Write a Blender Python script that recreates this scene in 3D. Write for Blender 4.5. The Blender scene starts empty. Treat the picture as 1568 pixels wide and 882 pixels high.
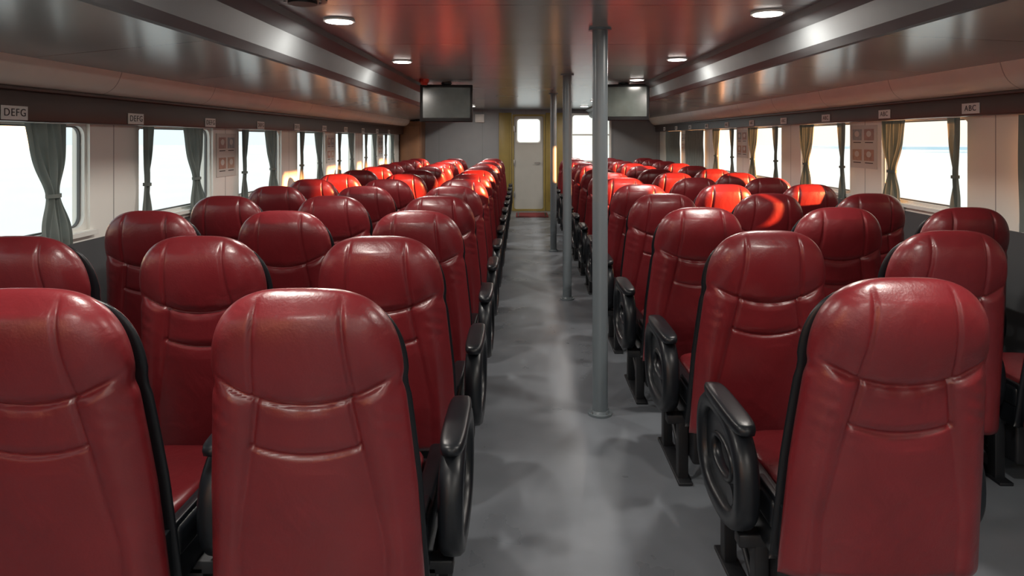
import bpy, math, random
from mathutils import Vector, Matrix
random.seed(4)
scene = bpy.context.scene
COL = scene.collection
try:
    scene.view_settings.view_transform = 'Standard'
except Exception:
    pass
scene.view_settings.exposure = 0.0

# ------------------------------------------------------------ materials
def mat_new(name):
    m = bpy.data.materials.new(name); m.use_nodes = True
    nt = m.node_tree; nt.nodes.clear()
    out = nt.nodes.new('ShaderNodeOutputMaterial')
    return m, nt, out

def pmat(name, col, rough=.5, metal=0., var=0., vscale=6., bump=0., bscale=80., coat=0., coatr=.2,
         trans=0., spec=.5, rvar=0., lines=None, linecol=.35, linew=.003, bdetail=3, bump2=0., bscale2=10.):
    m, nt, out = mat_new(name)
    N = nt.nodes; L = nt.links
    b = N.new('ShaderNodeBsdfPrincipled')
    b.inputs['Base Color'].default_value = (*col, 1)
    b.inputs['Roughness'].default_value = rough
    b.inputs['Metallic'].default_value = metal
    b.inputs['Coat Weight'].default_value = coat
    b.inputs['Coat Roughness'].default_value = coatr
    b.inputs['Specular IOR Level'].default_value = spec
    tc = N.new('ShaderNodeTexCoord')
    colsock = None
    nz = N.new('ShaderNodeTexNoise'); nz.inputs['Scale'].default_value = vscale
    nz.inputs['Detail'].default_value = 4
    L.new(tc.outputs['Object'], nz.inputs['Vector'])
    mx = N.new('ShaderNodeMix'); mx.data_type = 'RGBA'
    mx.inputs[6].default_value = (*[c*(1-var) for c in col], 1)
    mx.inputs[7].default_value = (*[min(1, c*(1+var)) for c in col], 1)
    L.new(nz.outputs['Fac'], mx.inputs[0])
    colsock = mx.outputs[2]
    if rvar:
        mr = N.new('ShaderNodeMapRange')
        mr.inputs[1].default_value = .3; mr.inputs[2].default_value = .7
        mr.inputs[3].default_value = max(0, rough-rvar); mr.inputs[4].default_value = rough+rvar
        L.new(nz.outputs['Fac'], mr.inputs[0]); L.new(mr.outputs[0], b.inputs['Roughness'])
    if lines:
        sep = N.new('ShaderNodeSeparateXYZ'); L.new(tc.outputs['Object'], sep.inputs[0])
        acc = None
        for (axis, period, off) in lines:
            a = N.new('ShaderNodeMath'); a.operation = 'SUBTRACT'; L.new(sep.outputs[axis], a.inputs[0]); a.inputs[1].default_value = off
            p = N.new('ShaderNodeMath'); p.operation = 'PINGPONG'; L.new(a.outputs[0], p.inputs[0]); p.inputs[1].default_value = period/2
            l = N.new('ShaderNodeMath'); l.operation = 'LESS_THAN'; L.new(p.outputs[0], l.inputs[0]); l.inputs[1].default_value = linew
            if acc is None: acc = l
            else:
                q = N.new('ShaderNodeMath'); q.operation = 'MAXIMUM'; L.new(acc.outputs[0], q.inputs[0]); L.new(l.outputs[0], q.inputs[1]); acc = q
        m2 = N.new('ShaderNodeMix'); m2.data_type = 'RGBA'
        L.new(acc.outputs[0], m2.inputs[0]); L.new(colsock, m2.inputs[6])
        m2.inputs[7].default_value = (*[c*linecol for c in col], 1)
        colsock = m2.outputs[2]
    L.new(colsock, b.inputs['Base Color'])
    if bump:
        n2 = N.new('ShaderNodeTexNoise'); n2.inputs['Scale'].default_value = bscale; n2.inputs['Detail'].default_value = bdetail
        L.new(tc.outputs['Object'], n2.inputs['Vector'])
        bp = N.new('ShaderNodeBump'); bp.inputs['Strength'].default_value = bump; bp.inputs['Distance'].default_value = .01
        L.new(n2.outputs['Fac'], bp.inputs['Height'])
        last = bp
        if bump2:
            n3 = N.new('ShaderNodeTexNoise'); n3.inputs['Scale'].default_value = bscale2; n3.inputs['Detail'].default_value = 2
            n3.inputs['Distortion'].default_value = 1.2
            L.new(tc.outputs['Object'], n3.inputs['Vector'])
            b3 = N.new('ShaderNodeBump'); b3.inputs['Strength'].default_value = bump2; b3.inputs['Distance'].default_value = .03
            L.new(n3.outputs['Fac'], b3.inputs['Height']); L.new(bp.outputs[0], b3.inputs['Normal']); last = b3
        L.new(last.outputs[0], b.inputs['Normal'])
    if trans:
        tr = N.new('ShaderNodeBsdfTranslucent'); L.new(colsock, tr.inputs[0])
        ms = N.new('ShaderNodeMixShader'); ms.inputs[0].default_value = trans
        L.new(b.outputs[0], ms.inputs[1]); L.new(tr.outputs[0], ms.inputs[2])
        L.new(ms.outputs[0], out.inputs[0])
    else:
        L.new(b.outputs[0], out.inputs[0])
    return m

def emat(name, col, st):
    m, nt, out = mat_new(name)
    e = nt.nodes.new('ShaderNodeEmission'); e.inputs[0].default_value = (*col, 1); e.inputs[1].default_value = st
    nt.links.new(e.outputs[0], out.inputs[0]); return m

def glassmat(name, tint=(.96, .98, .98), g=.05):
    m, nt, out = mat_new(name)
    t = nt.nodes.new('ShaderNodeBsdfTransparent'); t.inputs[0].default_value = (*tint, 1)
    gl = nt.nodes.new('ShaderNodeBsdfGlossy'); gl.inputs['Roughness'].default_value = .03
    ms = nt.nodes.new('ShaderNodeMixShader'); ms.inputs[0].default_value = g
    nt.links.new(t.outputs[0], ms.inputs[1]); nt.links.new(gl.outputs[0], ms.inputs[2])
    nt.links.new(ms.outputs[0], out.inputs[0]); return m

M_LEATHER = pmat('red_leather', (.160, .0125, .017), .36, var=.25, vscale=5, bump=.08, bscale=160, coat=.4, coatr=.26, bump2=.14, bscale2=8)
M_BLACK = pmat('black_plastic', (.008, .010, .013), .36, var=.2, spec=.4)
M_LEG = pmat('black_metal', (.012, .013, .016), .5, metal=.2)
M_FLOOR = pmat('painted_deck', (.150, .165, .185), .34, var=.35, vscale=3.4, bump=.04, bscale=14, rvar=.09)
M_WALL = pmat('wall_laminate', (.80, .79, .74), .4, var=.05, vscale=2, lines=[(1, 1.47, 3.895)], linecol=.35, linew=.004)
M_WALLR = pmat('wall_laminate_warm', (.80, .77, .70), .4, var=.05, vscale=2, lines=[(1, 1.5, 3.95)], linecol=.35, linew=.004)
M_LOW = pmat('wall_dado', (.08, .085, .09), .5, var=.1)
M_CEIL = pmat('ceiling_lacquer_panel', (.28, .31, .31), .22, var=.20, vscale=1.2, bump=.05, bscale=3, lines=[(1, 1.22, .5)], linecol=.25, linew=.005, spec=.7)
M_FASC = pmat('ceiling_fascia', (.12, .13, .135), .55, var=.15, spec=.35)
M_COVE = pmat('cove_panel', (.74, .71, .64), .36, var=.08, lines=[(1, 1.1, .3)], linecol=.5, linew=.004)
M_BROWN = pmat('brown_pelmet', (.045, .025, .020), .38, var=.2)
M_FRAME = pmat('window_frame_paint', (.74, .74, .70), .4)
M_RUBBER = pmat('rubber', (.10, .10, .10), .6)
M_GLASS = glassmat('window_glass')
M_CURT = pmat('curtain_fabric', (.19, .215, .20), .8, var=.15, vscale=14, trans=.25)
M_CURTD = pmat('curtain_fabric_dark', (.13, .165, .155), .85, var=.15, vscale=14, trans=.12)  # same curtain cloth, darkened against the sun's yellow on the right side
M_CURTO = pmat('curtain_sun_block', (.20, .225, .21), .8, var=.15, vscale=14)  # opaque cloth for the added sun-blocking curtains
M_POLE = pmat('pole_paint', (.14, .165, .18), .35, var=.08)
M_WHITE = pmat('white_plate', (.75, .75, .72), .5)
M_INK = pmat('ink', (.02, .02, .02), .6)
M_BULK = pmat('bulkhead_paint', (.23, .24, .25), .45, var=.08, lines=[(0, .9, .1)], linecol=.6)
M_YEL = pmat('olive_yellow_paint', (.26, .19, .045), .45, var=.2)
M_DOOR = pmat('door_paint', (.42, .415, .38), .45, var=.08)
M_TV = pmat('tv_bezel', (.012, .012, .013), .35)
M_SCREEN = pmat('tv_screen', (.085, .10, .09), .16, spec=.6, var=.6, vscale=6)
M_RED = pmat('red_plastic', (.5, .03, .02), .4)
M_MAT = pmat('red_mat', (.16, .02, .02), .9, bump=.3)
M_EMIT = emat('lamp_diffuser', (1, .94, .86), 9)
M_STEEL = pmat('steel', (.5, .5, .5), .3, metal=.9)
M_WATER = pmat('sea_water', (.40, .68, .90), .5, var=.10, vscale=.15, bump=.3, bscale=1.5, spec=.2)
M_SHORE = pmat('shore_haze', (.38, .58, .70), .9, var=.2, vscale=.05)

# ------------------------------------------------------------ mesh builder
class MB:
    def __init__(s): s.v = []; s.f = []; s.m = []; s.sm = []; s.mats = []
    def mi(s, mat):
        if mat not in s.mats: s.mats.append(mat)
        return s.mats.index(mat)
    def add(s, vs, fs, mat, smooth=False):
        o = len(s.v); k = s.mi(mat)
        s.v += [tuple(p) for p in vs]
        for f in fs:
            s.f.append(tuple(i+o for i in f)); s.m.append(k); s.sm.append(smooth)
    def box(s, x0, x1, y0, y1, z0, z1, mat, bev=0.):
        if x0 > x1: x0, x1 = x1, x0
        if bev <= 0:
            vs = [(x, y, z) for x in (x0, x1) for y in (y0, y1) for z in (z0, z1)]
            fs = [(0, 1, 3, 2), (4, 6, 7, 5), (0, 4, 5, 1), (2, 3, 7, 6), (0, 2, 6, 4), (1, 5, 7, 3)]
            s.add(vs, fs, mat)
        else:
            import bmesh
            bm = bmesh.new()
            bmesh.ops.create_cube(bm, size=1)
            for v in bm.verts:
                v.co = Vector(((x0+x1)/2+v.co.x*(x1-x0), (y0+y1)/2+v.co.y*(y1-y0), (z0+z1)/2+v.co.z*(z1-z0)))
            bmesh.ops.bevel(bm, geom=bm.edges[:], offset=bev, segments=3, affect='EDGES', profile=.5)
            bm.verts.index_update()
            s.add([v.co.copy() for v in bm.verts], [[v.index for v in f.verts] for f in bm.faces], mat, True)
            bm.free()
    def cyl(s, p0, p1, r, mat, n=24, r1=None, caps=True):
        p0 = Vector(p0); p1 = Vector(p1); r1 = r if r1 is None else r1
        d = (p1-p0).normalized()
        a = d.orthogonal().normalized(); b = d.cross(a)
        vs = []
        for i in range(n):
            t = 2*math.pi*i/n; q = a*math.cos(t)+b*math.sin(t)
            vs.append(p0+q*r); vs.append(p1+q*r1)
        s.add(vs, [(2*i, 2*((i+1) % n), 2*((i+1) % n)+1, 2*i+1) for i in range(n)], mat, True)
        if caps:
            s.add([vs[2*i] for i in range(n)], [tuple(reversed(range(n)))], mat)
            s.add([vs[2*i+1] for i in range(n)], [tuple(range(n))], mat)
    def extr(s, prof, y0, y1, mat, smooth=False, ny=1):
        vs = []; n = len(prof)
        for j in range(ny+1):
            y = y0+(y1-y0)*j/ny
            vs += [(x, y, z) for x, z in prof]
        fs = [(j*n+i, j*n+i+1, (j+1)*n+i+1, (j+1)*n+i) for j in range(ny) for i in range(n-1)]
        s.add(vs, fs, mat, smooth)
    def ring(s, outer, inner, a0, a1, axis, mat):
        n = len(outer)
        def P(p, a):
            return (a, p[0], p[1]) if axis == 0 else (p[0], a, p[1])
        vs = [P(p, a0) for p in outer]+[P(p, a1) for p in outer]+[P(p, a0) for p in inner]+[P(p, a1) for p in inner]
        fs = []
        for i in range(n):
            j = (i+1) % n
            fs += [(i, j, n+j, n+i), (2*n+j, 2*n+i, 3*n+i, 3*n+j), (i, 2*n+i, 2*n+j, j), (n+j, 3*n+j, 3*n+i, n+i)]
        s.add(vs, fs, mat)
    def lathe_ring(s, cy, cz, a, bb, e, tx, tr, x, mat, n=48, m=12):
        # rounded tube swept round a superellipse in the y-z plane
        base = sellipse(cy, cz, a, bb, e, n)
        vs = []
        for i in range(n):
            p = base[i]; dx, dz = p[0]-cy, p[1]-cz; l = math.hypot(dx, dz); dx /= l; dz /= l
            for k in range(m):
                t = 2*math.pi*k/m
                ct = math.copysign(abs(math.cos(t))**.7, math.cos(t)); st = math.copysign(abs(math.sin(t))**.7, math.sin(t))
                vs.append((x+tx*st, p[0]+dx*tr*ct, p[1]+dz*tr*ct))
        fs = [(i*m+k, ((i+1) % n)*m+k, ((i+1) % n)*m+(k+1) % m, i*m+(k+1) % m) for i in range(n) for k in range(m)]
        s.add(vs, fs, mat, True)
    def make(s, name, link=True):
        me = bpy.data.meshes.new(name)
        me.from_pydata(s.v, [], s.f); me.update()
        for mt in s.mats: me.materials.append(mt)
        for p, k, sm in zip(me.polygons, s.m, s.sm):
            p.material_index = k; p.use_smooth = sm
        import bmesh
        bm = bmesh.new(); bm.from_mesh(me); bmesh.ops.recalc_face_normals(bm, faces=bm.faces[:]); bm.to_mesh(me); bm.free()
        if not link: return me
        ob = bpy.data.objects.new(name, me); COL.objects.link(ob); return ob

def rrect(cx, cy, a, b, r, n=6):
    pts = []
    for (sx, sy, st) in ((1, 1, 0), (-1, 1, 90), (-1, -1, 180), (1, -1, 270)):
        for i in range(n+1):
            t = math.radians(st+90*i/n)
            pts.append((cx+sx*(a-r)+r*math.cos(t), cy+sy*(b-r)+r*math.sin(t)))
    return pts
def sellipse(cx, cy, a, b, e, n=40):
    pts = []
    for i in range(n):
        t = 2*math.pi*i/n; c = math.cos(t); q = math.sin(t)
        pts.append((cx+a*math.copysign(abs(c)**(2/e), c), cy+b*math.copysign(abs(q)**(2/e), q)))
    return pts

# ------------------------------------------------------------ layout constants
XL, XR = -2.43, 2.87
Y0, Y1 = -3.0, 13.5
ZTL, ZTR = 1.585, 1.645      # window tops
ZSL, ZSR = .99, 1.02      # sills
winL = [(4.15+1.47*k, 4.15+1.47*k+1.0) for k in range(-4, 6)]
winR = [(4.2+1.5*k, 4.2+1.5*k+1.0) for k in range(-4, 6)]

# ------------------------------------------------------------ shell
b = MB(); b.box(XL-.1, XR+.1, Y0-.1, Y1+.3, -.08, 0, M_FLOOR); b.make('floor')

def side_wall(name, x, out, wins, zs, zt, matu):
    b = MB(); x2 = x+out*.10
    b.box(x, x2, Y0, Y1, 0, zs-.06, M_LOW)
    b.box(x, x2, Y0, Y1, zs-.06, zs, matu)
    b.box(x, x2, Y0, Y1, zt, 2.14, matu)
    prev = Y0
    for (a, e) in wins+[(Y1, Y1)]:
        if a > prev: b.box(x, x2, prev, a, zs, zt, matu)
        prev = e
    return b.make(name)
side_wall('wall_left', XL, -1, winL, ZSL, ZTL, M_WALL)
side_wall('wall_right', XR, 1, winR, ZSR, ZTR, M_WALLR)

def window(idx, x, out, a, e, zs, zt):
    b = MB()
    cy, cz = (a+e)/2, (zs+zt)/2; hw, hh = (e-a)/2, (zt-zs)/2
    n = 6
    outer = rrect(cy, cz, hw, hh, .004, n); inner = rrect(cy, cz, hw-.016, hh-.016, .06, n)
    x0 = x+out*.02; x1 = x+out*.07
    b.ring(outer, inner, min(x0, x1), max(x0, x1), 0, M_FRAME)
    i2 = rrect(cy, cz, hw-.024, hh-.024, .052, n)
    b.ring(inner, i2, x+out*.05-.008, x+out*.05+.008, 0, M_RUBBER)
    xg = x+out*.05
    b.add([(xg, p[0], p[1]) for p in inner], [tuple(range(len(inner)))], M_GLASS)
    b.box(x-out*.03, x-out*.001, a-.03, e+.03, zs-.03, zs-.005, M_FRAME)
    return b.make('window_%d' % idx)
wi = 1
for (a, e) in winL: window(wi, XL, -1, a, e, ZSL, ZTL); wi += 1
for (a, e) in winR: window(wi, XR, 1, a, e, ZSR, ZTR); wi += 1

HC = 2.10
fl = [(-1.31, 1.95), (-1.30, 1.905), (-1.25, 1.90), (-1.21, 1.93), (-1.17, 2.03), (-1.10, 2.07), (-1.09, HC)]
fr = [(1.51, 1.97), (1.50, 1.925), (1.45, 1.92), (1.41, 1.95), (1.38, 2.04), (1.32, 2.07), (1.31, HC)]
b = MB()
b.extr([(-1.10, HC), (1.32, HC)], Y0, Y1, M_CEIL)
b.extr([(-2.2, 1.865), (-1.31, 1.95)], Y0, Y1, M_CEIL)
b.extr([(2.64, 1.92), (1.51, 1.97)], Y0, Y1, M_CEIL)
b.box(XL-.1, XR+.1, Y0, Y1, 2.14, 2.18, M_CEIL)
b.make('ceiling')
b = MB(); b.extr(fl, Y0, Y1, M_FASC); b.make('trim_1')
b = MB(); b.extr(fr, Y0, Y1, M_FASC); b.make('trim_2')
def arc(x0, z0, x1, z1, k, n=8):
    pts = []
    for i in range(n+1):
        t = i/n
        x = x0+(x1-x0)*t; z = z0+(z1-z0)*t
        bl = math.sin(math.pi*t)*k
        dx, dz = (z1-z0), -(x1-x0); l = math.hypot(dx, dz)
        pts.append((x+dx/l*bl, z+dz/l*bl))
    return pts
b = MB(); b.extr(arc(-2.33, 1.735, -2.2, 1.865, .03), Y0, Y1, M_COVE, True); b.make('trim_3')
b = MB(); b.extr(arc(2.77, 1.765, 2.64, 1.92, -.03), Y0, Y1, M_COVE, True); b.make('trim_4')
b = MB(); b.box(XL, -2.33, Y0, Y1, ZTL-.005, 1.735, M_BROWN, .006); b.box(-2.335, -2.30, Y0, Y1, 1.722, 1.742, M_BROWN, .004); b.make('trim_5')
b = MB(); b.box(2.77, XR, Y0, Y1, ZTR-.005, 1.765, M_BROWN, .006); b.box(2.74, 2.775, Y0, Y1, 1.752, 1.772, M_BROWN, .004); b.make('trim_6')

# front bulkhead with openings
b = MB()
dx0, dx1, dz1 = -.19, .50, 2.0
wx0, wx1, wz0, wz1 = 1.02, 1.86, 1.0, 2.02
b.box(XL, dx0, Y1, Y1+.1, 0, 2.14, M_BULK)
b.box(dx0, dx1, Y1, Y1+.1, dz1, 2.14, M_BULK)
b.box(dx1, wx0, Y1, Y1+.1, 0, 2.14, M_BULK)
b.box(wx0, wx1, Y1, Y1+.1, 0, wz0, M_BULK); b.box(wx0, wx1, Y1, Y1+.1, wz1, 2.14, M_BULK)
b.box(wx1, XR, Y1, Y1+.1, 0, 2.14, M_BULK)
b.make('wall_front')
b = MB()
cx = (dx0+dx1)/2; hw = (dx1-dx0)/2-.04
b.ring(rrect(cx, dz1/2, (dx1-dx0)/2-.002, dz1/2-.002, .01), rrect(cx, dz1/2, hw, dz1/2-.04, .05), Y1-.02, Y1+.08, 1, M_YEL)
outer = rrect(cx, 1.0, hw, .96, .05, 6)
inner = rrect(cx, 1.66, .235, .24, .06, 6)
b.ring(outer, inner, Y1+.02, Y1+.06, 1, M_DOOR)
b.ring(rrect(cx, 1.66, .255, .26, .07, 6), inner, Y1+.0, Y1+.02, 1, M_WHITE)
b.add([(p[0], Y1+.04, p[1]) for p in inner], [tuple(range(len(inner)))], M_GLASS)
b.cyl((cx+.24, Y1+.02, 1.0), (cx+.24, Y1-.04, 1.0), .012, M_STEEL, 12)
b.cyl((cx+.24, Y1-.04, 1.0), (cx+.12, Y1-.04, 1.0), .010, M_STEEL, 12)
for z in (.35, 1.0, 1.7): b.box(dx0+.03, dx0+.06, Y1-.03, Y1+.02, z-.06, z+.06, M_STEEL, .004)
b.make('door_1')
b = MB()
o = rrect((wx0+wx1)/2, (wz0+wz1)/2, (wx1-wx0)/2, (wz1-wz0)/2, .01)
i_ = rrect((wx0+wx1)/2, (wz0+wz1)/2, (wx1-wx0)/2-.04, (wz1-wz0)/2-.04, .06)
b.ring(o, i_, Y1-.02, Y1+.06, 1, M_FRAME)
b.add([(p[0], Y1+.04, p[1]) for p in i_], [tuple(range(len(i_)))], M_GLASS)
b.box(wx0+.04, wx1-.04, Y1+.01, Y1+.05, 1.56, 1.59, M_FRAME)
b.make('window_%d' % wi); wi += 1
b = MB(); b.box(-.46, dx0-.005, Y1-.03, Y1-.002, 0, 2.03, M_YEL, .008); b.box(-.42, -.24, Y1-.04, Y1-.03, .2, 1.9, M_YEL, .004); b.make('trim_7')
b = MB(); b.box(dx1+.005, .95, Y1-.03, Y1-.002, 0, 2.03, M_YEL, .008); b.box(.56, .90, Y1-.04, Y1-.03, .2, 1.9, M_YEL, .004); b.make('trim_8')

# unseen rear wall; big open gaps added to let in fill daylight
b = MB()
for x0, x1 in ((XL, -1.9), (-.5, .0), (.9, 1.2), (2.5, XR)): b.box(x0, x1, Y0-.1, Y0, 0, 2.14, M_WALL)
b.box(-1.9, -.5, Y0-.1, Y0, 0, .7, M_WALL); b.box(1.2, 2.5, Y0-.1, Y0, 0, .7, M_WALL)
b.box(XL, XR, Y0-.1, Y0, 2.05, 2.14, M_WALL)
b.make('wall_back')

# ------------------------------------------------------------ seat mesh
L_ = .87; LEAN = .14; ZB = .285
def centre(z):
    t = z/L_
    return LEAN*(1-t)+.012*math.sin(math.pi*t), ZB+z*.983
def halfw(z):
    base = .236+.026*max(0, min(1, (.64-z)/.30))+.016*max(0, (.34-z)/.34)
    base -= .006*math.exp(-((z-.625)/.02)**2)
    if z > .64:
        q = min(1, (z-.64)/(L_-.64))
        return base*max(0, 1-q**2.4)**.32
    return base
def disp(x, z, hw):
    g = 0.
    ax = abs(x)
    def gr(d, w=.0055): return math.exp(-(d/w)**2)
    s1 = L_-.290+.085*(ax/.24)**2
    s2 = L_-.425+.020*(ax/.12)**2
    vx = .100+.022*max(0, min(1, (L_-z)/.26))**1.3 if z > s1 else .112+.022*min(1, max(0, (s1-z)/.14))
    if z < s2: vx = .134+.05*min(1, (s2-z)/.3)
    d1 = z-s1
    g -= .010*gr(d1, .0065)
    if z > s1: g -= .008*gr(ax-vx)
    elif z > s2: g -= .009*gr(ax-vx)
    else: g -= .004*gr(ax-vx, .010)*max(0, 1-(s2-z)/.35)
    if ax < .137: g -= .009*gr(z-s2, .0065)
    if z > s1:
        g += .022*math.sin(math.pi*min(1, max(0, (z-s1)/(L_-s1))))**.8
        if ax < vx: g += .009*math.cos(ax/vx*math.pi/2)*min(1, (z-s1)/.03)
    else:
        if ax > vx: g += .016*math.sin(math.pi*min(1, (ax-vx)/max(.02, hw-vx)))*min(1, (s1-z)/.03)
        elif z > s2: g += .010*math.cos(ax/vx*math.pi/2)*min(1, (s1-z)/.03)*min(1, (z-s2)/.03)
        else: g += .007*math.cos(ax/vx*math.pi/2)*min(1, (s2-z)/.05)
        g += .0030*math.sin((z*130)+x*50)*max(0, 1-abs(z-.53)/.10)*max(0, (ax-.15)/.08)
    g += .0009*math.sin(x*95+z*22)*math.exp(-((z-s1)/.035)**2)
    return g
def slab(b, mat, t, yoff, ws, n, n1, n2, top=1., detail=False):
    rows = [.64*i/n1 for i in range(n1)]+[.64+(L_-.64)*math.sin(math.pi/2*i/n2) for i in range(n2+1)]
    vs = []
    for z in rows:
        cy, cz = centre(z*top)
        hw = halfw(z)*ws
        q = max(0, (z-.70)/(L_-.70)); tt = t*math.sqrt(max(0, 1-min(1, q)**3))
        q0 = max(0, 1-z/.04); tt *= math.sqrt(max(0, 1-q0**2))
        for i in range(n+1):
            u = math.sin(math.pi/2*(-1+2*i/n))
            y = -tt*max(0, 1-abs(u)**4)**(1/2.2)
            if detail:
                edge = max(0, 1-abs(u)**6)*min(1, (1-min(1, q))*3)
                y -= disp(u*hw, z, hw)*edge
            vs.append((u*hw, cy+yoff+y, cz))
        nf = 16
        for i in range(1, nf):
            u = math.sin(math.pi/2*(1-2*i/nf))
            y = tt*max(0, 1-abs(u)**4)**(1/2.2)
            vs.append((u*hw, cy+yoff+y, cz))
    R = n+16
    fs = []
    for j in range(len(rows)-1):
        for i in range(R):
            k = (i+1) % R
            fs.append((j*R+i, j*R+k, (j+1)*R+k, (j+1)*R+i))
    fs.append(tuple(range(R)))
    b.add(vs, fs, mat, True)

def sbox(b, c, h, e, mat, nu=28, nv=16):
    def sp(v, p): return math.copysign(abs(v)**p, v)
    vs = []; fs = []
    for j in range(nv+1):
        ph = -math.pi/2+math.pi*j/nv
        for i in range(nu):
            th = 2*math.pi*i/nu
            vs.append((c[0]+h[0]*sp(math.cos(ph), e)*sp(math.cos(th), e), c[1]+h[1]*sp(math.cos(ph), e)*sp(math.sin(th), e), c[2]+h[2]*sp(math.sin(ph), e)))
    for j in range(nv):
        for i in range(nu):
            k = (i+1) % nu
            fs.append((j*nu+i, j*nu+k, (j+1)*nu+k, (j+1)*nu+i))
    b.add(vs, fs, mat, True)

def arm(b, x):
    cy, cz = .44, .465
    b.lathe_ring(cy, cz, .205, .155, 2.5, .036, .032, x, M_BLACK)
    i1 = sellipse(cy, cz, .18, .13, 2.5); i2 = sellipse(cy, cz, .11, .065, 2.2)
    b.ring(i1, i2, x-.010, x+.010, 0, M_BLACK)
    b.lathe_ring(cy, cz, .10, .055, 2.2, .018, .012, x, M_BLACK, 32, 8)
    sbox(b, (x, cy-.03, cz+.172), (.038, .19, .022), .5, M_BLACK, 20, 10)
    b.cyl((x-.03, cy-.14, cz-.05), (x+.03, cy-.14, cz-.05), .03, M_BLACK, 16)

def seat_mesh(name, arms):
    b = MB()
    slab(b, M_LEATHER, .055, 0, 1., 120, 120, 36, 1., True)
    slab(b, M_BLACK, .020, .058, 1.008, 36, 24, 16, .965)
    slab(b, M_LEATHER, .032, .086, .92, 36, 24, 16, .95)
    # seat pan: red cushion, black boxes added around and under so gaps read dark
    sbox(b, (0, .48, .405), (.205, .235, .040), .45, M_LEATHER)
    b.box(-.265, .265, .20, .72, .27, .385, M_BLACK, .02)
    for sx in (-1, 1): b.box(sx*.21, sx*.27, .20, .70, .36, .445, M_BLACK, .015)
    b.box(-.235, .235, .24, .66, .10, .28, M_LEG, .012)
    b.box(-.33, .33, .30, .35, .25, .29, M_LEG, .005)
    b.box(-.33, .33, .60, .65, .25, .29, M_LEG, .005)
    for x in (-.26, .26):
        b.box(x-.022, x+.022, .30, .35, .012, .27, M_LEG, .004)
        b.box(x-.022, x+.022, .60, .65, .012, .27, M_LEG, .004)
        b.box(x-.03, x+.03, .26, .70, 0, .014, M_LEG, .003)
        b.cyl((x, .325, .06), (x, .625, .26), .010, M_LEG, 8)
    for x in (-.25, .25): b.box(x-.010, x+.010, .14, .34, .30, .46, M_BLACK, .004)
    for x in arms: arm(b, x)
    return b.make(name, link=False)
meA = seat_mesh('passenger_seat_a', (-.33,))
meB = seat_mesh('passenger_seat_b', (-.33, .33))
DXR = {(0, 0): .055, (1, 0): .03, (1, 1): .075, (1, 2): .075, (2, 0): 0, (2, 1): .06, (2, 2): .06, (3, 1): .02, (3, 2): .02}
for n in range(13):
    for c in range(3):
        yl = 1.57+.845*n
        x = -.525-.668*(2-c)
        if not (n == 0 and c == 0):
            o = bpy.data.objects.new('passenger_seat', meB if c == 2 else meA); COL.objects.link(o)
            o.location = (x, yl, 0)
        yr = 1.69+.865*n
        if not (n == 0 and c > 0):
            o = bpy.data.objects.new('passenger_seat', meB if (c == 2 or n == 0) else meA); COL.objects.link(o)
            o.location = (.94+.67*c+DXR.get((n, c), 0), yr, 0)

# ------------------------------------------------------------ poles
for y, r in ((3.56, .042), (6.1, .042), (8.7, .042)):
    b = MB()
    b.cyl((.43, y, 0), (.43, y, HC), r, M_POLE, 32)
    b.cyl((.43, y, 0), (.43, y, .012), r+.025, M_POLE, 32)
    b.cyl((.43, y, .012), (.43, y, .025), r+.010, M_POLE, 32, r+.002)
    b.cyl((.43, y, HC-.012), (.43, y, HC), r+.02, M_POLE, 32)
    for k in range(4):
        t = k*math.pi/2+.6
        b.cyl((.43+math.cos(t)*(r+.015), y+math.sin(t)*(r+.015), .01), (.43+math.cos(t)*(r+.015), y+math.sin(t)*(r+.015), .02), .005, M_STEEL, 8)
    b.make('support_pole')

# ------------------------------------------------------------ downlights
def downlight(x, y, en=18):
    b = MB()
    b.cyl((x, y, HC-.010), (x, y, HC-.001), .078, M_WHITE, 32)
    b.cyl((x, y, HC-.014), (x, y, HC-.009), .066, M_EMIT, 32)
    o = b.make('ceiling_downlight')
    l = bpy.data.lights.new('downlight_lamp', 'AREA'); l.shape = 'DISK'; l.size = .13
    l.energy = en; l.color = (1, .93, .85)
    lo = bpy.data.objects.new('downlight_lamp', l); COL.objects.link(lo)
    lo.parent = o; lo.location = (x, y, HC-.03)
for k in range(-3, 6):
    if k != 2: downlight(-.92, 3.3+1.75*k)
for k in range(-3, 6): downlight(1.17, 3.1+1.8*k-(.1 if k == 2 else 0), 5 if k == 2 else 18)

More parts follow.
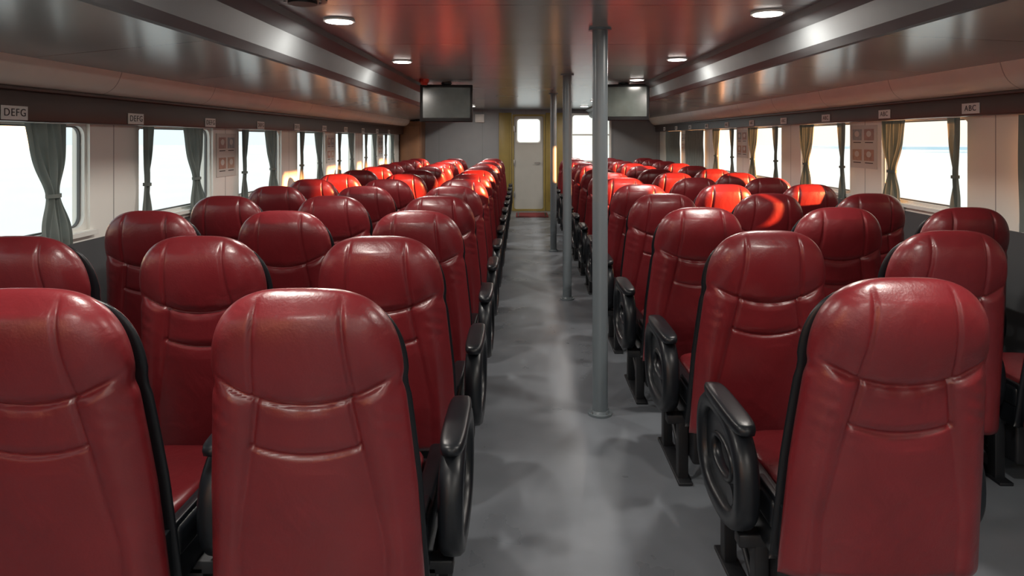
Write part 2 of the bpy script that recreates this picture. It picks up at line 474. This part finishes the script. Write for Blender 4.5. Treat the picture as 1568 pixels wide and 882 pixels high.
# ------------------------------------------------------------ curtains
def curtain(x, out, ya, yb, ztop, zbot, mat, tie=0, open_=True, amp=.016):
    b = MB(); nu, nv = 60, 36
    vs = []; fs = []
    w = yb-ya; c = (ya+yb)/2
    for j in range(nv+1):
        t = j/nv; z = ztop+(zbot-ztop)*t
        if open_:
            pin = math.exp(-((t-.58)/.20)**2)
            wt = w*(1-.25*t)*(1-.66*pin); ct = c+tie*w*(.26*min(1, t/.6)+.25*max(0, t-.6))
        else: wt = w; ct = c; pin = 0
        for i in range(nu+1):
            u = i/nu
            a = amp*(1-.3*pin)
            ph = u*math.pi*2*max(3, w/.055)
            vs.append((x-out*(.0+a*math.sin(ph)+.006*math.sin(ph*.37+z*9)), ct+(u-.5)*wt+.006*math.sin(ph*.5+t*7), z))
    for j in range(nv):
        for i in range(nu):
            q = j*(nu+1)+i; fs.append((q, q+1, q+nu+2, q+nu+1))
    b.add(vs, fs, mat, True)
    if open_:
        tz = ztop+(zbot-ztop)*.58; ct = c+tie*w*.26
        hw = w*.17; n = 24
        o = [(ct+hw*math.cos(2*math.pi*i/n), x+.026*math.sin(2*math.pi*i/n)) for i in range(n)]
        vs = [(p[1], p[0], tz-.010) for p in o]+[(p[1], p[0], tz+.010) for p in o]
        b.add(vs, [(i, (i+1) % n, n+(i+1) % n, n+i) for i in range(n)], mat, True)
    b.make('window_curtain')
xcl = XL+.042; xcr = XR-.042
for (a, e) in winL:
    curtain(xcl, -1, e-.55, e-.27, ZTL-.01, ZSL-.05, M_CURT, .9)
    curtain(xcl, -1, a-.03, a+.09, ZTL-.01, ZSL-.05, M_CURT, -.3)
for k, (a, e) in enumerate(winR):
    if e < 4.0 or k >= 8:  # drawn curtains added to keep sun off the near rows and the door
        curtain(xcr, 1, a-.06, min(e+.04 if k != 3 else e-.005, 12.72), ZTR-.01, ZSR-.05, M_CURTO, 0, False)
    else:
        curtain(xcr, 1, e-.40, e-.08, ZTR-.01, ZSR-.05, M_CURTD, .3)
        curtain(xcr, 1, a-.0, a+.13, ZTR-.01, ZSR-.05, M_CURT, -.3)

# ------------------------------------------------------------ posters
PC = [pmat('poster_print_%d' % i, c, .5, var=.4, vscale=30) for i, c in enumerate([(.42, .24, .18), (.45, .30, .22), (.38, .25, .22), (.30, .33, .35)])]
M_PAPER = pmat('poster_paper', (.60, .58, .54), .4)
def poster(x, out, y0, y1, z0, z1):
    b = MB()
    b.box(x-out*.006, x, y0, y1, z0, z1, M_PAPER)
    w = (y1-y0); h = z1-z0
    for i in range(2):
        for j in range(2):
            a = y0+w*(.1+.45*i); c = z0+h*(.08+.47*j)
            b.box(x-out*.008, x-out*.005, a, a+w*.35, c+h*.10, c+h*.36, PC[(i+2*j) % 4])
            b.box(x-out*.0075, x-out*.005, a+w*.03, a+w*.32, c+h*.04, c+h*.06, M_INK)
            cy_, cz_ = a+w*.175, c+h*.25
            o = sellipse(cy_, cz_, w*.09, h*.07, 2, 16)
            b.add([(x-out*.0086, p[0], p[1]) for p in o], [tuple(range(16))], M_PAPER)
    b.make('safety_poster')
for y0 in (5.19, 8.13, 11.07):
    poster(XL+.001, -1, y0+.01, y0+.36, 1.19, 1.54)
for y0 in (5.26, 8.26, 11.26):
    poster(XR-.001, 1, y0+.0, y0+.42, 1.25, 1.61)

# ------------------------------------------------------------ row labels
def label(x, rot, y, z, txt):
    b = MB()
    hw, hh = .078, .032
    s = 1 if rot > 0 else -1
    b.box(x, x+s*.004, y-hw, y+hw, z-hh, z+hh, M_WHITE)
    o = b.make('row_label')
    cu = bpy.data.curves.new('t', 'FONT'); cu.body = txt; cu.size = .05; cu.align_x = 'CENTER'; cu.align_y = 'CENTER'; cu.extrude = .0005
    cu.space_character = 1.15
    to = bpy.data.objects.new('t', cu); COL.objects.link(to)
    bpy.context.view_layer.update()
    me = bpy.data.meshes.new_from_object(to.evaluated_get(bpy.context.evaluated_depsgraph_get()))
    bpy.data.objects.remove(to)
    me.materials.clear(); me.materials.append(M_INK)
    t = bpy.data.objects.new('lettering', me); COL.objects.link(t); t.parent = o
    t.location = (x+s*.005, y, z); t.rotation_euler = (math.radians(90), 0, math.radians(90*rot))
for k in range(10):
    label(-2.329, 1, 3.0+.945*k, 1.618, 'DEFG')
    label(2.769, -1, 4.02+.955*k, 1.685, 'ABC')

# ------------------------------------------------------------ TVs
def tv(x, y, w, h, zc, yaw):
    e = bpy.data.objects.new('television', None); COL.objects.link(e)
    b = MB()
    b.box(-w/2, w/2, -.025, .025, -h/2, h/2, M_TV, .010)
    b.box(-w/2+.03, w/2-.03, -.029, -.024, -h/2+.045, h/2-.03, M_SCREEN)
    b.box(-w*.3, w*.3, .02, .06, -h*.32, h*.3, M_TV, .012)
    o = b.make('television_panel'); o.parent = e
    b = MB()
    b.box(-.05, .05, .055, .075, -.10, h/2+.02, M_TV, .004)
    b.cyl((0, .09, 0), (0, .09, HC-zc), .018, M_TV, 16)
    b.cyl((0, .09, HC-zc-.012), (0, .09, HC-zc), .06, M_TV, 20)
    o = b.make('mount_bracket'); o.parent = e
    e.location = (x, y, zc); e.rotation_euler = (0, 0, yaw)
tv(-.80, 7.0, .56, .40, 1.875, math.radians(6))
tv(1.10, 7.0, .54, .39, 1.885, math.radians(-8))

# ------------------------------------------------------------ small fittings
b = MB()
b.cyl((-.92, 2.75, HC-.02), (-.92, 2.75, HC), .10, M_BLACK, 32); b.cyl((-.92, 2.75, HC-.035), (-.92, 2.75, HC-.02), .06, M_LEG, 32)
for i in range(10):
    t = i*math.pi/5
    b.box(-.92+.075*math.cos(t)-.004, -.92+.075*math.cos(t)+.004, 2.75+.075*math.sin(t)-.004, 2.75+.075*math.sin(t)+.004, HC-.026, HC-.019, M_STEEL)
b.make('ceiling_speaker')
b = MB()
b.cyl((-.98, 6.6, HC-.03), (-.98, 6.6, HC), .05, M_RED, 24); b.cyl((-.98, 6.6, HC-.06), (-.98, 6.6, HC-.03), .03, M_RED, 24, .045)
b.make('fire_alarm')
b = MB(); b.box(-.95, -.76, Y1-.06, Y1-.001, 1.83, 2.0, M_WHITE, .01); b.box(-.92, -.79, Y1-.066, Y1-.058, 1.86, 1.97, M_FRAME, .002); b.make('junction_box')
b = MB(); b.box(-.10, .52, 12.4, 13.1, 0.0, .015, M_MAT, .005); b.box(-.07, .49, 12.44, 13.06, .014, .018, M_BLACK); b.box(-.04, .46, 12.47, 13.03, .016, .02, M_MAT); b.make('door_mat')
b = MB(); b.box(XL+.02, -1.98, 12.95, Y1-.002, 0, 1.84, pmat('cabinet_orange_lit', (.22, .10, .045), .4, var=.3, vscale=5), .01)  # brown cabinet; its colour carries the orange light on this wall end
b.box(XL+.05, -2.01, 12.935, 12.95, .1, 1.75, pmat('cabinet_orange_lit_front', (.28, .13, .06), .4, var=.3, vscale=5), .004)
b.cyl((-2.06, 12.93, .95), (-2.06, 12.93, 1.1), .008, M_STEEL, 8); b.make('corner_cabinet')

# ------------------------------------------------------------ outside
b = MB(); b.box(-400, 400, -400, 400, -2.6, -2.5, M_WATER); b.make('sea')
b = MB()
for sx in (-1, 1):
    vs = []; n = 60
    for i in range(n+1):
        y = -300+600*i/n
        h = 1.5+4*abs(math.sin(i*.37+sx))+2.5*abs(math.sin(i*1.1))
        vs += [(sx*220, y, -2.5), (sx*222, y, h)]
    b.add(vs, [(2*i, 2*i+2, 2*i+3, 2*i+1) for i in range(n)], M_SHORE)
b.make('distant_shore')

# ------------------------------------------------------------ world + sun
w = bpy.data.worlds.new('sky'); scene.world = w; w.use_nodes = True
nt = w.node_tree; nt.nodes.clear()
out = nt.nodes.new('ShaderNodeOutputWorld'); bg = nt.nodes.new('ShaderNodeBackground')
tc = nt.nodes.new('ShaderNodeTexCoord'); sp = nt.nodes.new('ShaderNodeSeparateXYZ')
nt.links.new(tc.outputs['Generated'], sp.inputs[0])
mr = nt.nodes.new('ShaderNodeMapRange'); mr.inputs[1].default_value = -.5; mr.inputs[2].default_value = .9
nt.links.new(sp.outputs[0], mr.inputs[0])
mx = nt.nodes.new('ShaderNodeMix'); mx.data_type = 'RGBA'
mx.inputs[6].default_value = (.74, .85, .88, 1); mx.inputs[7].default_value = (1.08, .95, .74, 1)
nt.links.new(mr.outputs[0], mx.inputs[0]); nt.links.new(mx.outputs[2], bg.inputs[0])
bg.inputs[1].default_value = 1.3
nt.links.new(bg.outputs[0], out.inputs[0])

s = bpy.data.lights.new('sun', 'SUN'); s.energy = 56; s.color = (1, .36, .12); s.angle = math.radians(1.2)
so = bpy.data.objects.new('sun', s); COL.objects.link(so)
d = Vector((-1, .45, -math.tan(math.radians(5))*1.1)).normalized()
so.rotation_euler = d.to_track_quat('-Z', 'Y').to_euler(); so.location = (20, -5, 8)

# ------------------------------------------------------------ camera
cam = bpy.data.cameras.new('camera'); co = bpy.data.objects.new('camera', cam); COL.objects.link(co)
cam.sensor_width = 36; cam.lens = 36*1000/1568
cam.shift_x = -14/1568; cam.shift_y = -(441-212)/1568
cam.clip_start = .05; cam.clip_end = 1500
co.location = (0, 0, 1.5); co.rotation_euler = (math.radians(90), 0, 0)
scene.camera = co
